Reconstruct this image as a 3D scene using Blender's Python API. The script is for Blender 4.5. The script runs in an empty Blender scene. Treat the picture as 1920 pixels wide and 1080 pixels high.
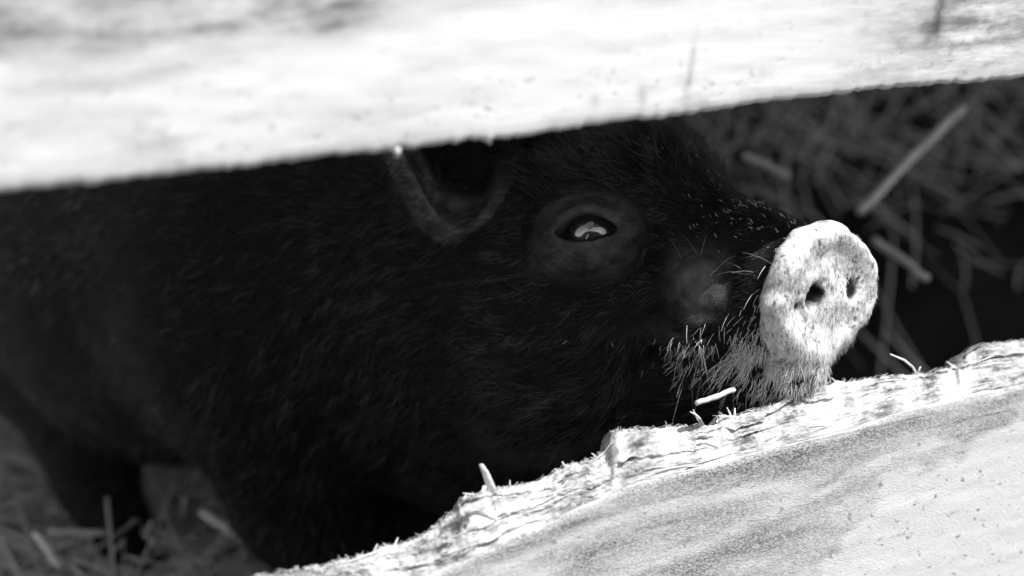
import bpy, math, random
import numpy as np
from mathutils import Vector

random.seed(7)
rng = np.random.default_rng(7)
SC = bpy.context.scene
COL = SC.collection

# ------------------------------------------------------------------ camera
YAW, PITCH, ROLL = math.radians(24), math.radians(18), math.radians(1.2)
CAM = np.array([0.0, -0.437, 0.46])
LENS, SENSOR = 50.0, 36.0
FPX = LENS / SENSOR * 1920
F0 = np.array([math.sin(YAW) * math.cos(PITCH), math.cos(YAW) * math.cos(PITCH), -math.sin(PITCH)])
R0 = np.array([math.cos(YAW), -math.sin(YAW), 0.0])
U0 = np.cross(R0, F0)
# camera rolled clockwise a little, so level boards climb to the right
CR = R0 * math.cos(ROLL) - U0 * math.sin(ROLL)
CU = U0 * math.cos(ROLL) + R0 * math.sin(ROLL)
CF = F0
cd = bpy.data.cameras.new('camera')
cam = bpy.data.objects.new('camera', cd)
COL.objects.link(cam)
from mathutils import Matrix
M = Matrix.Identity(4)
for i in range(3):
    M[i][0], M[i][1], M[i][2], M[i][3] = CR[i], CU[i], -CF[i], CAM[i]
cam.matrix_world = M
cd.lens, cd.sensor_width, cd.clip_start, cd.clip_end = LENS, SENSOR, 0.01, 500
cd.dof.use_dof = True
cd.dof.focus_distance = 0.585
cd.dof.aperture_fstop = 4.5
SC.camera = cam

# ------------------------------------------------------------------ light
SUN_EL, SUN_AZ = math.radians(61), math.radians(36)      # azimuth from -Y towards +X
w = bpy.data.worlds.new('World'); SC.world = w; w.use_nodes = True
nt = w.node_tree; nt.nodes.clear()
sky = nt.nodes.new('ShaderNodeTexSky'); sky.sky_type = 'NISHITA'; sky.sun_disc = False
sky.sun_elevation = SUN_EL
sky.sun_rotation = math.pi - SUN_AZ
bw = nt.nodes.new('ShaderNodeRGBToBW')
bg = nt.nodes.new('ShaderNodeBackground'); bg.inputs['Strength'].default_value = 0.15
wo = nt.nodes.new('ShaderNodeOutputWorld')
nt.links.new(sky.outputs[0], bw.inputs[0]); nt.links.new(bw.outputs[0], bg.inputs['Color']); nt.links.new(bg.outputs[0], wo.inputs[0])
sd = bpy.data.lights.new('sun', 'SUN'); sd.energy = 5.0; sd.angle = math.radians(0.5); sd.color = (1, 1, 1)
sun = bpy.data.objects.new('sun', sd); COL.objects.link(sun)
SDIR = np.array([math.cos(SUN_EL) * math.sin(SUN_AZ), -math.cos(SUN_EL) * math.cos(SUN_AZ), math.sin(SUN_EL)])
sun.rotation_euler = Vector(SDIR).to_track_quat('Z', 'Y').to_euler()
SC.view_settings.view_transform = 'Standard'
SC.view_settings.look = 'None'
SC.view_settings.gamma = 1.0
SC.view_settings.exposure = 0.27
SC.cycles.max_bounces = 8

# ------------------------------------------------------------------ helpers
def ray(px, py):
    px = np.asarray(px, float); py = np.asarray(py, float)
    return CF + CR * ((px - 960) / FPX)[..., None] + CU * ((540 - py) / FPX)[..., None]
def at(px, py, depth):
    return CAM + ray(px, py) * np.asarray(depth, float)[..., None]
def at_y(px, py, y):
    r = ray(px, py)
    return CAM + r * ((y - CAM[1]) / r[..., 1])[..., None]

def tag(o, label=None, cat=None, group=None, kind=None):
    if label: o['label'] = label
    if cat: o['category'] = cat
    if group: o['group'] = group
    if kind: o['kind'] = kind
    return o
def empty(name, loc):
    o = bpy.data.objects.new(name, None); COL.objects.link(o); o.location = [float(v) for v in loc]
    o.empty_display_size = 0.02
    return o
def mesh_obj(name, verts, faces, mat, parent=None, smooth=True, attrs=None):
    me = bpy.data.meshes.new(name)
    verts = np.asarray(verts, np.float64)
    if parent is not None:
        verts = verts - np.array(parent_origin(parent))
    if isinstance(faces, np.ndarray):
        k = faces.shape[1]
        me.vertices.add(len(verts)); me.vertices.foreach_set('co', verts.astype(np.float32).ravel())
        me.loops.add(faces.size); me.loops.foreach_set('vertex_index', faces.astype(np.int32).ravel())
        me.polygons.add(len(faces)); me.polygons.foreach_set('loop_start', np.arange(0, faces.size, k, dtype=np.int32))
        me.update(calc_edges=True); me.validate()
    else:
        me.from_pydata([tuple(v) for v in verts], [], faces)
    if attrs:
        for kx, v in attrs.items():
            a = me.attributes.new(kx, 'FLOAT', 'POINT'); a.data.foreach_set('value', np.asarray(v, np.float32))
    if smooth:
        me.polygons.foreach_set('use_smooth', np.ones(len(me.polygons), bool))
    me.materials.append(mat)
    me.update()
    o = bpy.data.objects.new(name, me); COL.objects.link(o)
    if parent is not None: o.parent = parent
    return o
def parent_origin(p):
    v = Vector((0, 0, 0))
    while p is not None:
        v = v + p.location; p = p.parent
    return v

# lattice value noise, vectorised
_P = rng.random(4096).astype(np.float32)
def _h(i, j, k):
    n = (i * 73856093) ^ (j * 19349663) ^ (k * 83492791)
    n = (n ^ (n >> 13)) * 1274126177
    return _P[(n ^ (n >> 16)) & 4095]
def vnoise(x, y, z=0.0):
    x, y, z = np.broadcast_arrays(np.asarray(x, np.float64), y, z)
    xi, yi, zi = np.floor(x).astype(np.int64), np.floor(y).astype(np.int64), np.floor(z).astype(np.int64)
    fx, fy, fz = x - xi, y - yi, z - zi
    fx, fy, fz = fx * fx * (3 - 2 * fx), fy * fy * (3 - 2 * fy), fz * fz * (3 - 2 * fz)
    def l(a, b, t): return a + (b - a) * t
    return l(l(l(_h(xi, yi, zi), _h(xi + 1, yi, zi), fx), l(_h(xi, yi + 1, zi), _h(xi + 1, yi + 1, zi), fx), fy),
             l(l(_h(xi, yi, zi + 1), _h(xi + 1, yi, zi + 1), fx), l(_h(xi, yi + 1, zi + 1), _h(xi + 1, yi + 1, zi + 1), fx), fy), fz) * 2 - 1
def fbm(x, y, z=0.0, o=4):
    s, a = 0.0, 0.5
    x, y, z = np.asarray(x, float), np.asarray(y, float), np.asarray(z, float)
    for i in range(o):
        s = s + a * vnoise(x + 17.3 * i, y - 9.1 * i, z + 3.7 * i); x, y, z, a = x * 2.03, y * 2.03, z * 2.03, a * 0.5
    return s
def sstep(a, b, x):
    t = np.clip((np.asarray(x, float) - a) / (b - a), 0, 1); return t * t * (3 - 2 * t)

# node helper
class NT:
    def __init__(s, name):
        s.m = bpy.data.materials.new(name); s.m.use_nodes = True
        s.t = s.m.node_tree; s.b = s.t.nodes['Principled BSDF']
    def n(s, ty, **kw):
        x = s.t.nodes.new(ty)
        for k, v in kw.items():
            if k.startswith('in_'):
                key = k[3:]
                x.inputs[int(key) if key.isdigit() else key.replace('_', ' ')].default_value = v
            else: setattr(x, k, v)
        return x
    def l(s, a, b): s.t.links.new(a, b)
    def noise(s, co, scale, detail=6, rough=0.6, dist=0.0):
        x = s.n('ShaderNodeTexNoise', in_Scale=scale, in_Detail=detail, in_Roughness=rough, in_Distortion=dist)
        s.l(co, x.inputs['Vector']); return x.outputs[0]
    def ramp(s, v, stops, interp='LINEAR'):
        x = s.n('ShaderNodeValToRGB'); x.color_ramp.interpolation = interp
        e = x.color_ramp.elements
        while len(e) > 1: e.remove(e[-1])
        for i, (p, c) in enumerate(stops):
            el = e[0] if i == 0 else e.new(p)
            el.position = p; el.color = (c, c, c, 1)
        s.l(v, x.inputs[0]); return x.outputs[0]
    def math(s, op, a, b=None, clamp=False):
        x = s.n('ShaderNodeMath', operation=op, use_clamp=clamp)
        for i, v in enumerate((a, b)):
            if v is None: continue
            if isinstance(v, (int, float)): x.inputs[i].default_value = v
            else: s.l(v, x.inputs[i])
        return x.outputs[0]
    def mix(s, f, a, b):
        x = s.n('ShaderNodeMix', data_type='FLOAT')
        for i, v in zip((0, 2, 3), (f, a, b)):
            if isinstance(v, (int, float)): x.inputs[i].default_value = v
            else: s.l(v, x.inputs[i])
        return x.outputs[0]
    def attr(s, name):
        return s.n('ShaderNodeAttribute', attribute_name=name).outputs['Fac']
    def mapped(s, scale, rot=(0, 0, 0)):
        t = s.n('ShaderNodeTexCoord'); m = s.n('ShaderNodeMapping'); m.inputs['Scale'].default_value = scale
        m.inputs['Rotation'].default_value = rot
        s.l(t.outputs['Object'], m.inputs['Vector']); return m.outputs[0]
    def bump(s, h, strength, dist):
        x = s.n('ShaderNodeBump', in_Strength=strength, in_Distance=dist)
        s.l(h, x.inputs['Height']); s.l(x.outputs[0], s.b.inputs['Normal'])
    def out(s, base, rough=None):
        if isinstance(base, (int, float)): s.b.inputs['Base Color'].default_value = (base, base, base, 1)
        else: s.l(base, s.b.inputs['Base Color'])
        if rough is not None:
            if isinstance(rough, (int, float)): s.b.inputs['Roughness'].default_value = rough
            else: s.l(rough, s.b.inputs['Roughness'])
        return s.m

# ------------------------------------------------------------------ materials
def mat_upper_board():
    k = NT('bleached_board'); co = k.mapped((14, 60, 110)); iso = k.mapped((1, 1, 1))
    g = k.noise(co, 1.0, 8, 0.65)
    fine = k.noise(k.mapped((60, 300, 420)), 1.0, 5, 0.6)
    spot = k.noise(k.mapped((26, 70, 85)), 1.0, 10, 0.72)
    st = k.attr('stain')
    base = k.ramp(g, [(0.25, 0.79), (0.5, 0.83), (0.8, 0.86)])
    # patchy grey weathering, only where the stain attribute says so
    m = k.math('MULTIPLY', k.ramp(k.math('ADD', k.math('MULTIPLY', spot, 0.6), k.math('MULTIPLY', g, 0.4)), [(0.40, 0), (0.58, 1)]), st, True)
    faint = k.ramp(k.noise(k.mapped((22, 60, 60)), 1.0, 9, 0.7), [(0.54, 0), (0.68, 0.6)])
    dk = k.math('ADD', m, k.math('MULTIPLY', faint, k.attr('faint')), True)
    base = k.mix(dk, base, 0.22)
    sp = k.math('MULTIPLY', k.ramp(k.noise(k.mapped((150, 260, 300)), 1.0, 4, 0.6), [(0.625, 0), (0.68, 0.55)]), k.attr('faint'))
    base = k.mix(sp, base, 0.15)
    base = k.mix(k.attr('mark'), base, 0.03)
    k.bump(k.math('ADD', k.math('MULTIPLY', fine, 0.4), g), 0.25, 0.0010)
    return k.out(base, 0.85)
def mat_lower_board():
    k = NT('chewed_board'); iso = k.mapped((1, 1, 1))
    # fine speckle, and streaks that run with the grain
    grain = k.math('ADD', k.math('MULTIPLY', k.noise(k.mapped((16, 60, 95), (0, math.radians(5), 0)), 1.0, 8, 0.62, 0.3), 0.6), k.math('MULTIPLY', k.noise(k.mapped((40, 400, 700), (0, math.radians(5), 0)), 1.0, 4, 0.6), 0.4))
    speck = k.noise(k.mapped((900, 1200, 1500)), 1.0, 3, 0.7)
    chip = k.noise(iso, 130, 8, 0.72)
    grey = k.attr('grey'); rough_a = k.attr('chewed')
    clean = k.mix(rough_a, 0.74, k.ramp(chip, [(0.36, 0.22), (0.46, 0.48), (0.6, 0.66)]))
    # weathered grey skin of the board face
    gn = k.math('ADD', k.math('MULTIPLY', grain, 0.5), k.math('MULTIPLY', speck, 0.5))
    gm = k.ramp(k.math('ADD', k.math('SUBTRACT', grey, gn), 0.5), [(0.26, 0.0), (0.86, 1.0)])
    gm = k.math('MULTIPLY', gm, k.math('GREATER_THAN', grey, 0.02), True)
    spk = k.ramp(speck, [(0.36, 0.07), (0.5, 0.23), (0.66, 0.52)])
    base = k.mix(gm, clean, spk)
    # sparse small dark flecks everywhere on the face
    fl = k.math('MULTIPLY', k.ramp(k.noise(k.mapped((200, 300, 340)), 1.0, 3, 0.6), [(0.635, 0), (0.67, 0.75)]), k.attr('fleck'))
    base = k.mix(fl, base, 0.12)
    # dirt in the chewed wood
    dirt = k.math('MULTIPLY', k.ramp(k.noise(k.mapped((60, 170, 220)), 1.0, 12, 0.78), [(0.50, 0), (0.58, 0.9)]), rough_a)
    base = k.mix(dirt, base, 0.07)
    fibre = k.noise(k.mapped((45, 500, 650)), 1.0, 5, 0.65)
    base = k.math('MULTIPLY', base, k.mix(rough_a, 1.0, k.ramp(fibre, [(0.36, 0.45), (0.50, 1.0)])))
    line = k.ramp(k.noise(k.mapped((7, 300, 620), (0, math.radians(5), 0)), 1.0, 3, 0.55), [(0.30, 0.5), (0.40, 1.0)])
    base = k.math('MULTIPLY', base, k.mix(grey, 1.0, line))
    base = k.mix(k.attr('mark'), base, 0.05)
    hh = k.math('ADD', k.math('MULTIPLY', chip, k.math('ADD', k.math('MULTIPLY', rough_a, 1.6), 0.06)), k.math('MULTIPLY', speck, 0.25))
    k.bump(hh, 0.9, 0.0016)
    return k.out(base, 0.9)
def mat_wood(name, v):
    k = NT(name); co = k.mapped((8, 60, 60))
    g = k.noise(co, 1.0, 8, 0.65)
    base = k.ramp(g, [(0.25, v * 0.5), (0.6, v), (0.85, v * 1.15)])
    k.bump(g, 0.5, 0.002)
    return k.out(base, 0.85)
def mat_pale_wood():
    k = NT('pale_splinter_wood')
    g = k.noise(k.mapped((400, 400, 400)), 1.0, 5, 0.6)
    k.bump(g, 0.6, 0.0006)
    return k.out(k.ramp(g, [(0.3, 0.55), (0.6, 0.82)]), 0.85)
def mat_straw(name='straw', lo=0.10, hi=0.5):
    k = NT(name)
    tn = k.attr('tone')
    g = k.noise(k.mapped((60, 60, 60)), 1.0, 4, 0.6)
    v = k.math('MULTIPLY', k.ramp(tn, [(0, lo), (1, hi)]), k.ramp(g, [(0.3, 0.7), (0.7, 1.05)]))
    k.bump(g, 0.2, 0.001)
    k.out(v, 0.6); return k.m
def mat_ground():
    k = NT('shade_dark_soil'); g = k.noise(k.mapped((20, 20, 20)), 1.0, 8, 0.7)
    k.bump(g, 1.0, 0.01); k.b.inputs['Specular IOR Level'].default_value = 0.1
    return k.out(k.ramp(g, [(0.3, 0.008), (0.7, 0.026)]), 0.95)  # kept near black to stand in for shade below the straw
def mat_skin():
    k = NT('pig_skin')
    pale, bare_and_lit = k.attr('pale'), k.attr('bare_and_lit')
    iso = k.mapped((1, 1, 1))
    n1 = k.noise(iso, 420, 8, 0.7); n2 = k.noise(iso, 120, 6, 0.65); n3 = k.noise(k.mapped((700, 700, 260)), 1.0, 4, 0.6)
    black = k.ramp(n2, [(0.3, 0.002), (0.7, 0.005)])
    bareC = k.ramp(n2, [(0.3, 0.045), (0.7, 0.19)])
    c = k.mix(bare_and_lit, black, bareC)
    paleC = k.ramp(k.math('ADD', k.math('MULTIPLY', n3, 0.5), k.math('MULTIPLY', n2, 0.5)), [(0.33, 0.10), (0.42, 0.36), (0.49, 0.68), (0.60, 0.84)])
    # dust mask: ragged edge where the pale rooting disc meets the black coat
    edge = k.math('ADD', pale, k.math('MULTIPLY', k.math('SUBTRACT', n1, 0.5), k.math('MULTIPLY', k.math('SUBTRACT', 1.0, pale), 0.8)))
    em = k.ramp(edge, [(0.42, 0), (0.58, 1)])
    c = k.mix(em, c, paleC)
    pit = k.ramp(k.noise(k.mapped((260, 260, 170)), 1.0, 7, 0.72), [(0.36, 1), (0.45, 0)])
    c = k.mix(k.math('MULTIPLY', pit, em), c, 0.07)
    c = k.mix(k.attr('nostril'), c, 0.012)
    k.bump(k.math('ADD', n1, k.math('MULTIPLY', n2, 1.5)), 0.55, 0.0012)
    k.b.inputs['Specular IOR Level'].default_value = 0.15
    return k.out(c, k.mix(em, k.mix(bare_and_lit, 0.6, 0.5), 0.8))
def mat_hair(name, v, rough=0.4, hi=1.4):
    k = NT(name)
    i = k.n('ShaderNodeHairInfo')
    c = k.ramp(i.outputs['Random'], [(0, v * 0.6), (0.72, v), (0.86, v * hi), (1, v * hi)])
    return k.out(c, rough)
def mat_eye():
    k = NT('eye_ball')
    f = k.attr('iris')
    n = k.noise(k.mapped((600, 600, 600)), 1.0, 4, 0.6)
    c = k.ramp(f, [(0.0, 0.002), (0.30, 0.002), (0.36, 0.008), (0.66, 0.014), (0.72, 0.004), (0.80, 0.03), (1.0, 0.04)])
    c = k.math('MULTIPLY', c, k.ramp(n, [(0.3, 0.7), (0.7, 1.2)]))
    k.out(c, 0.3)
    k.b.inputs['Coat Weight'].default_value = 1.0
    k.b.inputs['Coat IOR'].default_value = 2.9
    k.b.inputs['Coat Roughness'].default_value = 0.03
    return k.m

MB_UP, MB_LO = mat_upper_board(), mat_lower_board()
M_POST = mat_wood('grey_post_wood', 0.35)
M_SHED = mat_wood('dark_shed_wood', 0.10)
M_SPL = mat_pale_wood()
M_STRAW = mat_straw('straw', 0.38, 0.85)
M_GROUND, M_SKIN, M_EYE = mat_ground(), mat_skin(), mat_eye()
def mat_coat():
    k = NT('black_coat'); d = k.attr('sheen_tone')
    k.b.inputs['Specular IOR Level'].default_value = 0.42
    return k.out(k.ramp(d, [(0, 0.0015), (0.40, 0.010), (0.72, 0.055), (1, 0.15)]), 0.35)  # sheen of the coat put into the hair colour
M_HAIR = mat_coat()
M_DARKHAIR = mat_hair('snout_hair', 0.10, 0.6, 2.0)
M_PALEHAIR = mat_hair('dusty_bristle', 0.85, 0.6, 1.0)

def tube(path, radii, n=6, cap=True, flat=1.0, seed=0):
    """verts, quads/tris of a tapered tube through the points of path"""
    path = np.asarray(path, float); m = len(path)
    radii = np.broadcast_to(np.asarray(radii, float), (m,))
    tg = np.gradient(path, axis=0); tg /= np.linalg.norm(tg, axis=1)[:, None]
    ref = np.array([0.3, 0.5, 0.81]) if abs(tg[0] @ np.array([0.3, 0.5, 0.81])) < 0.9 else np.array([1.0, 0, 0])
    V, Fc = [], []
    for i in range(m):
        a = np.cross(tg[i], ref); a /= np.linalg.norm(a); b = np.cross(tg[i], a)
        for j in range(n):
            t = 2 * math.pi * j / n + seed
            V.append(path[i] + radii[i] * (a * math.cos(t) + b * math.sin(t) * flat))
    for i in range(m - 1):
        for j in range(n):
            Fc.append((i * n + j, i * n + (j + 1) % n, (i + 1) * n + (j + 1) % n, (i + 1) * n + j))
    if cap:
        Fc.append(tuple(range(n))[::-1]); Fc.append(tuple((m - 1) * n + j for j in range(n)))
    return np.array(V), Fc

# ------------------------------------------------------------------ ground
xs = np.concatenate([[-300, -60, -12], np.linspace(-3, 3, 61), [12, 60, 300]])
ys = np.concatenate([[-300, -60, -12], np.linspace(-3, 3, 61), [12, 60, 300]])
GX, GY = np.meshgrid(xs, ys, indexing='ij')
GZ = np.where((abs(GX) < 3.1) & (abs(GY) < 3.1), fbm(GX * 6, GY * 6) * 0.02, 0) - 0.012
ng = len(xs)
idx = np.arange(ng * ng).reshape(ng, ng)
gf = np.stack([idx[:-1, :-1], idx[1:, :-1], idx[1:, 1:], idx[:-1, 1:]], -1).reshape(-1, 4)
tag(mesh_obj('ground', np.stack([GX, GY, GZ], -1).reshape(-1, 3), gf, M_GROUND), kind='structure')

# ------------------------------------------------------------------ boards
THICK = 0.028
def profile(pts, x):
    p = np.array(pts, float); return np.interp(x, p[:, 0], p[:, 1])

# --- upper board: front face on y = -0.002, ragged bottom edge read from the photograph
UP_EDGE = [(-900, 452), (-400, 402), (0, 362), (60, 357), (110, 352), (200, 345), (205, 341), (300, 333), (400, 322), (470, 313), (540, 304), (548, 306), (560, 301), (640, 292),
           (690, 289), (700, 290), (735, 283), (800, 276), (850, 269), (858, 272), (868, 266), (905, 263), (918, 270), (928, 262), (985, 258), (1050, 247), (1100, 240),
           (1200, 226), (1240, 223), (1310, 214), (1360, 204), (1410, 198), (1418, 194), (1470, 189), (1520, 184), (1560, 178), (1610, 174), (1640, 171), (1690, 166), (1720, 162),
           (1790, 156), (1850, 154), (1880, 151), (1900, 148), (1920, 146), (2200, 112), (2600, 64)]
def build_upper():
    px = np.concatenate([np.arange(-900, -20, 20), np.arange(-20, 1960, 3.5), np.arange(1960, 2600, 20)])
    py = profile(UP_EDGE, px) + fbm(px / 11, px * 0, 5) * 4.5 + fbm(px / 60, px * 0, 9) * 2
    P = at_y(px, py, -0.002)
    X, Zb = P[:, 0], P[:, 2]
    base = Zb.copy()
    rows = np.concatenate([[0, 0.0006, 0.0014, 0.0025], np.linspace(0.005, 0.165, 70)])
    nx, nr = len(px), len(rows)
    XX = np.repeat(X[:, None], nr, 1)
    top = np.polyval(np.polyfit(X, Zb, 1), X) + 0.165
    tfrac = rows / 0.165
    ZZ = Zb[:, None] * (1 - tfrac) + (top)[:, None] * tfrac
    rel = fbm(XX * 18, ZZ * 120, 1.3) * 0.0004 + fbm(XX * 60, ZZ * 350, 4.0, 3) * 0.0003
    edge_round = 0.0016 * np.exp(-rows / 0.0012)[None, :]
    YY = -0.002 + rel + edge_round
    # pixel place of every vertex, for the stains that this board carries
    def blob(cx, cy, sx, sy, rot=0.0):
        c = at_y(np.array(cx), np.array(cy), 0.0)
        s = np.linalg.norm(at_y(np.array(cx + 1.0), np.array(cy), 0.0) - c)
        dx, dz = (XX - c[0]) / s, (ZZ - c[2]) / s
        sl = 0.115
        dx, dz = dx + dz * 0.0, dz - dx * 0.0
        cr, sr = math.cos(rot), math.sin(rot)
        a, b = dx * cr + dz * sr, -dx * sr + dz * cr
        return np.exp(-(a / sx) ** 2 - (b / sy) ** 2)
    stain = (1.3 * blob(40, -20, 420, 95) + 1.0 * blob(250, 60, 320, 30, 0.03) + 0.9 * blob(560, 10, 240, 40) + 0.5 * blob(200, 140, 300, 30, 0.03)
             + 0.45 * blob(60, 270, 260, 60) + 0.8 * blob(1800, 60, 190, 90, 0.1) + 0.35 * blob(700, 225, 200, 45, 0.1)
             + 0.7 * blob(1880, 20, 120, 60) + 0.6 * blob(620, 50, 60, 25))
    mark = 0.85 * blob(1756, 18, 10, 26, -0.25) + 0.8 * blob(1738, 60, 18, 18, -0.2) + 0.45 * blob(1290, 125, 6, 40, -0.15) + 0.3 * blob(1280, 160, 14, 14) + 0.9 * blob(1776, 94, 6, 4) + 0.5 * blob(1615, 60, 16, 6) \
         + 0.35 * blob(1110, 188, 14, 8) + 0.35 * blob(1200, 180, 10, 22) + 0.35 * blob(1425, 140, 14, 8) + 0.5 * blob(1880, 44, 45, 3, 0.13) + 0.3 * blob(1850, 118, 90, 2.5, 0.13)
    mark = np.clip(mark * (0.75 + 0.9 * fbm(XX * 400, ZZ * 400, 2, 3)), 0, 1)
    faint = 0.25 + 0.8 * blob(760, 230, 400, 50, 0.1) + 0.4 * blob(1250, 190, 260, 40, 0.12) + 0.5 * blob(1800, 90, 200, 80) + 0.5 * blob(200, 200, 400, 120)
    front = np.stack([XX, YY, ZZ], -1)
    V = [front.reshape(-1, 3)]
    idx = np.arange(nx * nr).reshape(nx, nr)
    Fq = [np.stack([idx[:-1, :-1], idx[1:, :-1], idx[1:, 1:], idx[:-1, 1:]], -1).reshape(-1, 4)]
    # underside + back + top
    off = nx * nr
    bk = np.stack([np.stack([X, X * 0 + THICK * 0.5, Zb - 0.0004], -1), np.stack([X, X * 0 + THICK, Zb + 0.0015], -1), np.stack([X, X * 0 + THICK, top], -1)], 1)
    V.append(bk.reshape(-1, 3)); bi = off + np.arange(nx * 3).reshape(nx, 3)
    def strip(a, b): return np.stack([a[:-1], b[:-1], b[1:], a[1:]], -1)
    Fq += [strip(idx[:, 0], bi[:, 0]), strip(bi[:, 0], bi[:, 1]), strip(bi[:, 1], bi[:, 2]), strip(bi[:, 2], idx[:, -1])]
    z3 = np.zeros(nx * 3)
    o = mesh_obj('board', np.concatenate(V), np.concatenate(Fq), MB_UP, UPPER,
                 attrs={'stain': np.concatenate([np.clip(stain, 0, 1).ravel(), z3]), 'mark': np.concatenate([mark.ravel(), z3]), 'faint': np.concatenate([np.clip(faint, 0, 1).ravel(), z3])})
    return o
UPPER = empty('fence_board', at_y(np.array(960.), np.array(255.), 0.0))
tag(UPPER, 'sun-bleached upper fence board above the pig, grey stains and dark spots', 'board')
build_upper()
def splinter(parent, pts, r, flat=0.7, n=6, mat=None, name='splinter'):
    V, Fc = tube(pts, r, n, True, flat)
    return mesh_obj(name, V, Fc, mat or M_SPL, parent)
def pxpath(pts, y):
    y = np.broadcast_to(np.asarray(y, float), (len(pts),))
    return np.array([at_y(np.array(float(p[0])), np.array(float(p[1])), yy) for p, yy in zip(pts, y)])
splinter(UPPER, pxpath([(742, 276), (744, 286), (745, 296)], 0.0), [0.0016, 0.0014, 0.0006])
splinter(UPPER, pxpath([(912, 258), (917, 266), (920, 271)], 0.0), [0.0012, 0.001, 0.0004])
splinter(UPPER, pxpath([(1860, 149), (1835, 152), (1812, 155)], 0.0), [0.0004, 0.0004, 0.0002])
splinter(UPPER, pxpath([(1915, 143), (1900, 147), (1888, 150)], 0.0), [0.0004, 0.0004, 0.0002])

# --- lower board: face on y = 0, chewed away along its top
TOP = [(-600, 1220), (200, 1130), (480, 1081), (560, 1068), (640, 1052), (700, 1041), (716, 1024), (760, 1018), (800, 1000), (836, 972), (858, 955), (866, 938), (880, 930), (930, 918), (1000, 905),
       (1040, 886), (1060, 874), (1085, 868), (1115, 861), (1135, 848), (1142, 836), (1146, 813), (1151, 803), (1168, 798), (1200, 798), (1260, 795), (1300, 792), (1345, 790), (1352, 779), (1372, 776), (1380, 770), (1420, 759),
       (1445, 752), (1470, 739), (1500, 722), (1535, 718), (1570, 715), (1640, 708), (1644, 701), (1700, 700), (1738, 698), (1750, 690), (1790, 682), (1797, 668), (1812, 656), (1838, 643), (1880, 636), (1920, 632), (2000, 620), (2600, 560)]
CREASE = [(-600, 1290), (200, 1190), (500, 1130), (700, 1100), (800, 1085), (880, 1050), (960, 1015), (1030, 985), (1100, 950), (1180, 915), (1240, 897), (1330, 882), (1400, 862), (1480, 838), (1560, 817),
          (1640, 793), (1720, 770), (1800, 748), (1920, 722), (2000, 700), (2600, 600)]
CHW = 0.020     # how far back the chewed top reaches
def build_lower():
    px = np.concatenate([np.arange(-600, 380, 20), np.arange(380, 1960, 1.9), np.arange(1960, 2600, 20)])
    jt = fbm(px / 9, px * 0, 2, 4) * 5 + fbm(px / 3.1, px * 0, 7, 2) * 1.6
    pt = profile(TOP, px) + jt * np.where((px > 380) & (px < 1960), 1, 0)
    pc = profile(CREASE, px) + fbm(px / 40, px * 0, 3, 3) * 5 + fbm(px / 6, px * 0, 1, 2) * 1.2
    PT = at_y(px, pt, CHW); PC = at_y(px, pc, 0.0)
    nx = len(px)
    nb, nf = 72, 130
    t = np.linspace(0, 1, nb + 1)[1:]                       # bevel rows, crease -> top
    frow = np.concatenate([np.linspace(0.10, 0.012, nf // 2, endpoint=False), np.linspace(0.012, 0.0, nf - nf // 2)])   # distance below the crease
    # face
    Xf = np.repeat(PC[:, 0][:, None], nf, 1); Zf = PC[:, 2][:, None] - frow[None, :]
    U = Xf * 1.0; Hh = Zf - Xf * 0.03
    Yf = fbm(U * 14, Hh * 90, 2.2) * 0.0004 + fbm(U * 120, Hh * 260, 6.1, 3) * 0.00018
    Yf = Yf + 0.0012 * np.exp(-frow / 0.0012)[None, :] + 0.0005
    # chewed slope
    Xb = PC[:, 0][:, None] * (1 - t) + PT[:, 0][:, None] * t
    Zb = PC[:, 2][:, None] * (1 - t) + PT[:, 2][:, None] * t
    PX = np.repeat(px[:, None], nb, 1); T = np.repeat(t[None, :], nx, 0)
    Yb = CHW * T ** 1.15
    wfade = sstep(0.0, 0.22, T) * (1 - 0.75 * sstep(0.8, 1.0, T))
    rough = 0.22 + 0.68 * (1 - sstep(1130, 1180, PX)) + 0.25 * np.exp(-((PX - 1400) / 70) ** 2)
    TT = T + PX * 0.0004
    fib = fbm(PX / 130, TT * 8, 1.0, 4) * 0.0046 * rough + fbm(PX / 38, TT * 26, 5.0, 4) * 0.0026 * rough + fbm(PX / 7, T * 16, 8.0, 3) * 0.0009 * rough
    step = np.floor((fbm(PX / 140, T * 3.2, 12.0, 3) + 1) * 4.5) / 4.5       # torn layers along the grain
    Yb = Yb + wfade * (fib + (step - 1) * 0.0011 * (0.4 + 0.6 * rough))
    def box(x0, x1, t0, t1, sx=5, stt=0.04):
        return sstep(x0 - sx, x0 + sx, PX) * (1 - sstep(x1 - sx, x1 + sx, PX)) * sstep(t0 - stt, t0 + stt, T) * (1 - sstep(t1 - stt, t1 + stt, T))
    Yb -= box(1150, 1340, 0.52, 1.2, 3, 0.05) * 0.003
    Yb -= box(1188, 1312, 0.30, 0.50, 3, 0.26) * 0.0040
    Yb += box(1166, 1184, 0.25, 0.55, 5, 0.12) * 0.004
    Yb += box(1298, 1330, 0.35, 0.72, 8, 0.10) * 0.005
    Yb -= box(1360, 1560, 0.72, 1.2, 6, 0.03) * 0.003
    Yb += box(1430, 1500, 0.70, 0.84, 10, 0.06) * 0.005
    Yb += box(1665, 1710, 0.35, 0.6, 10, 0.1) * 0.003
    Yb += box(880, 910, 0.55, 0.70, 10, 0.06) * 0.006 + box(868, 900, 0.8, 0.9, 8, 0.05) * 0.006
    Yb -= box(1640, 1800, 0.9, 1.2, 2, 0.02) * 0.002 + box(1796, 2000, 0.72, 1.2, 3, 0.04) * 0.003
    Yb = np.maximum(Yb + Yf[:, -1][:, None] * (1 - T) ** 3, -0.003)
    Zb = Zb + wfade * (fbm(PX / 20, T * 20, 21.0, 3) * 0.0012)
    X = np.concatenate([Xf, Xb], 1); Y = np.concatenate([Yf, Yb], 1); Z = np.concatenate([Zf, Zb], 1)
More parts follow.
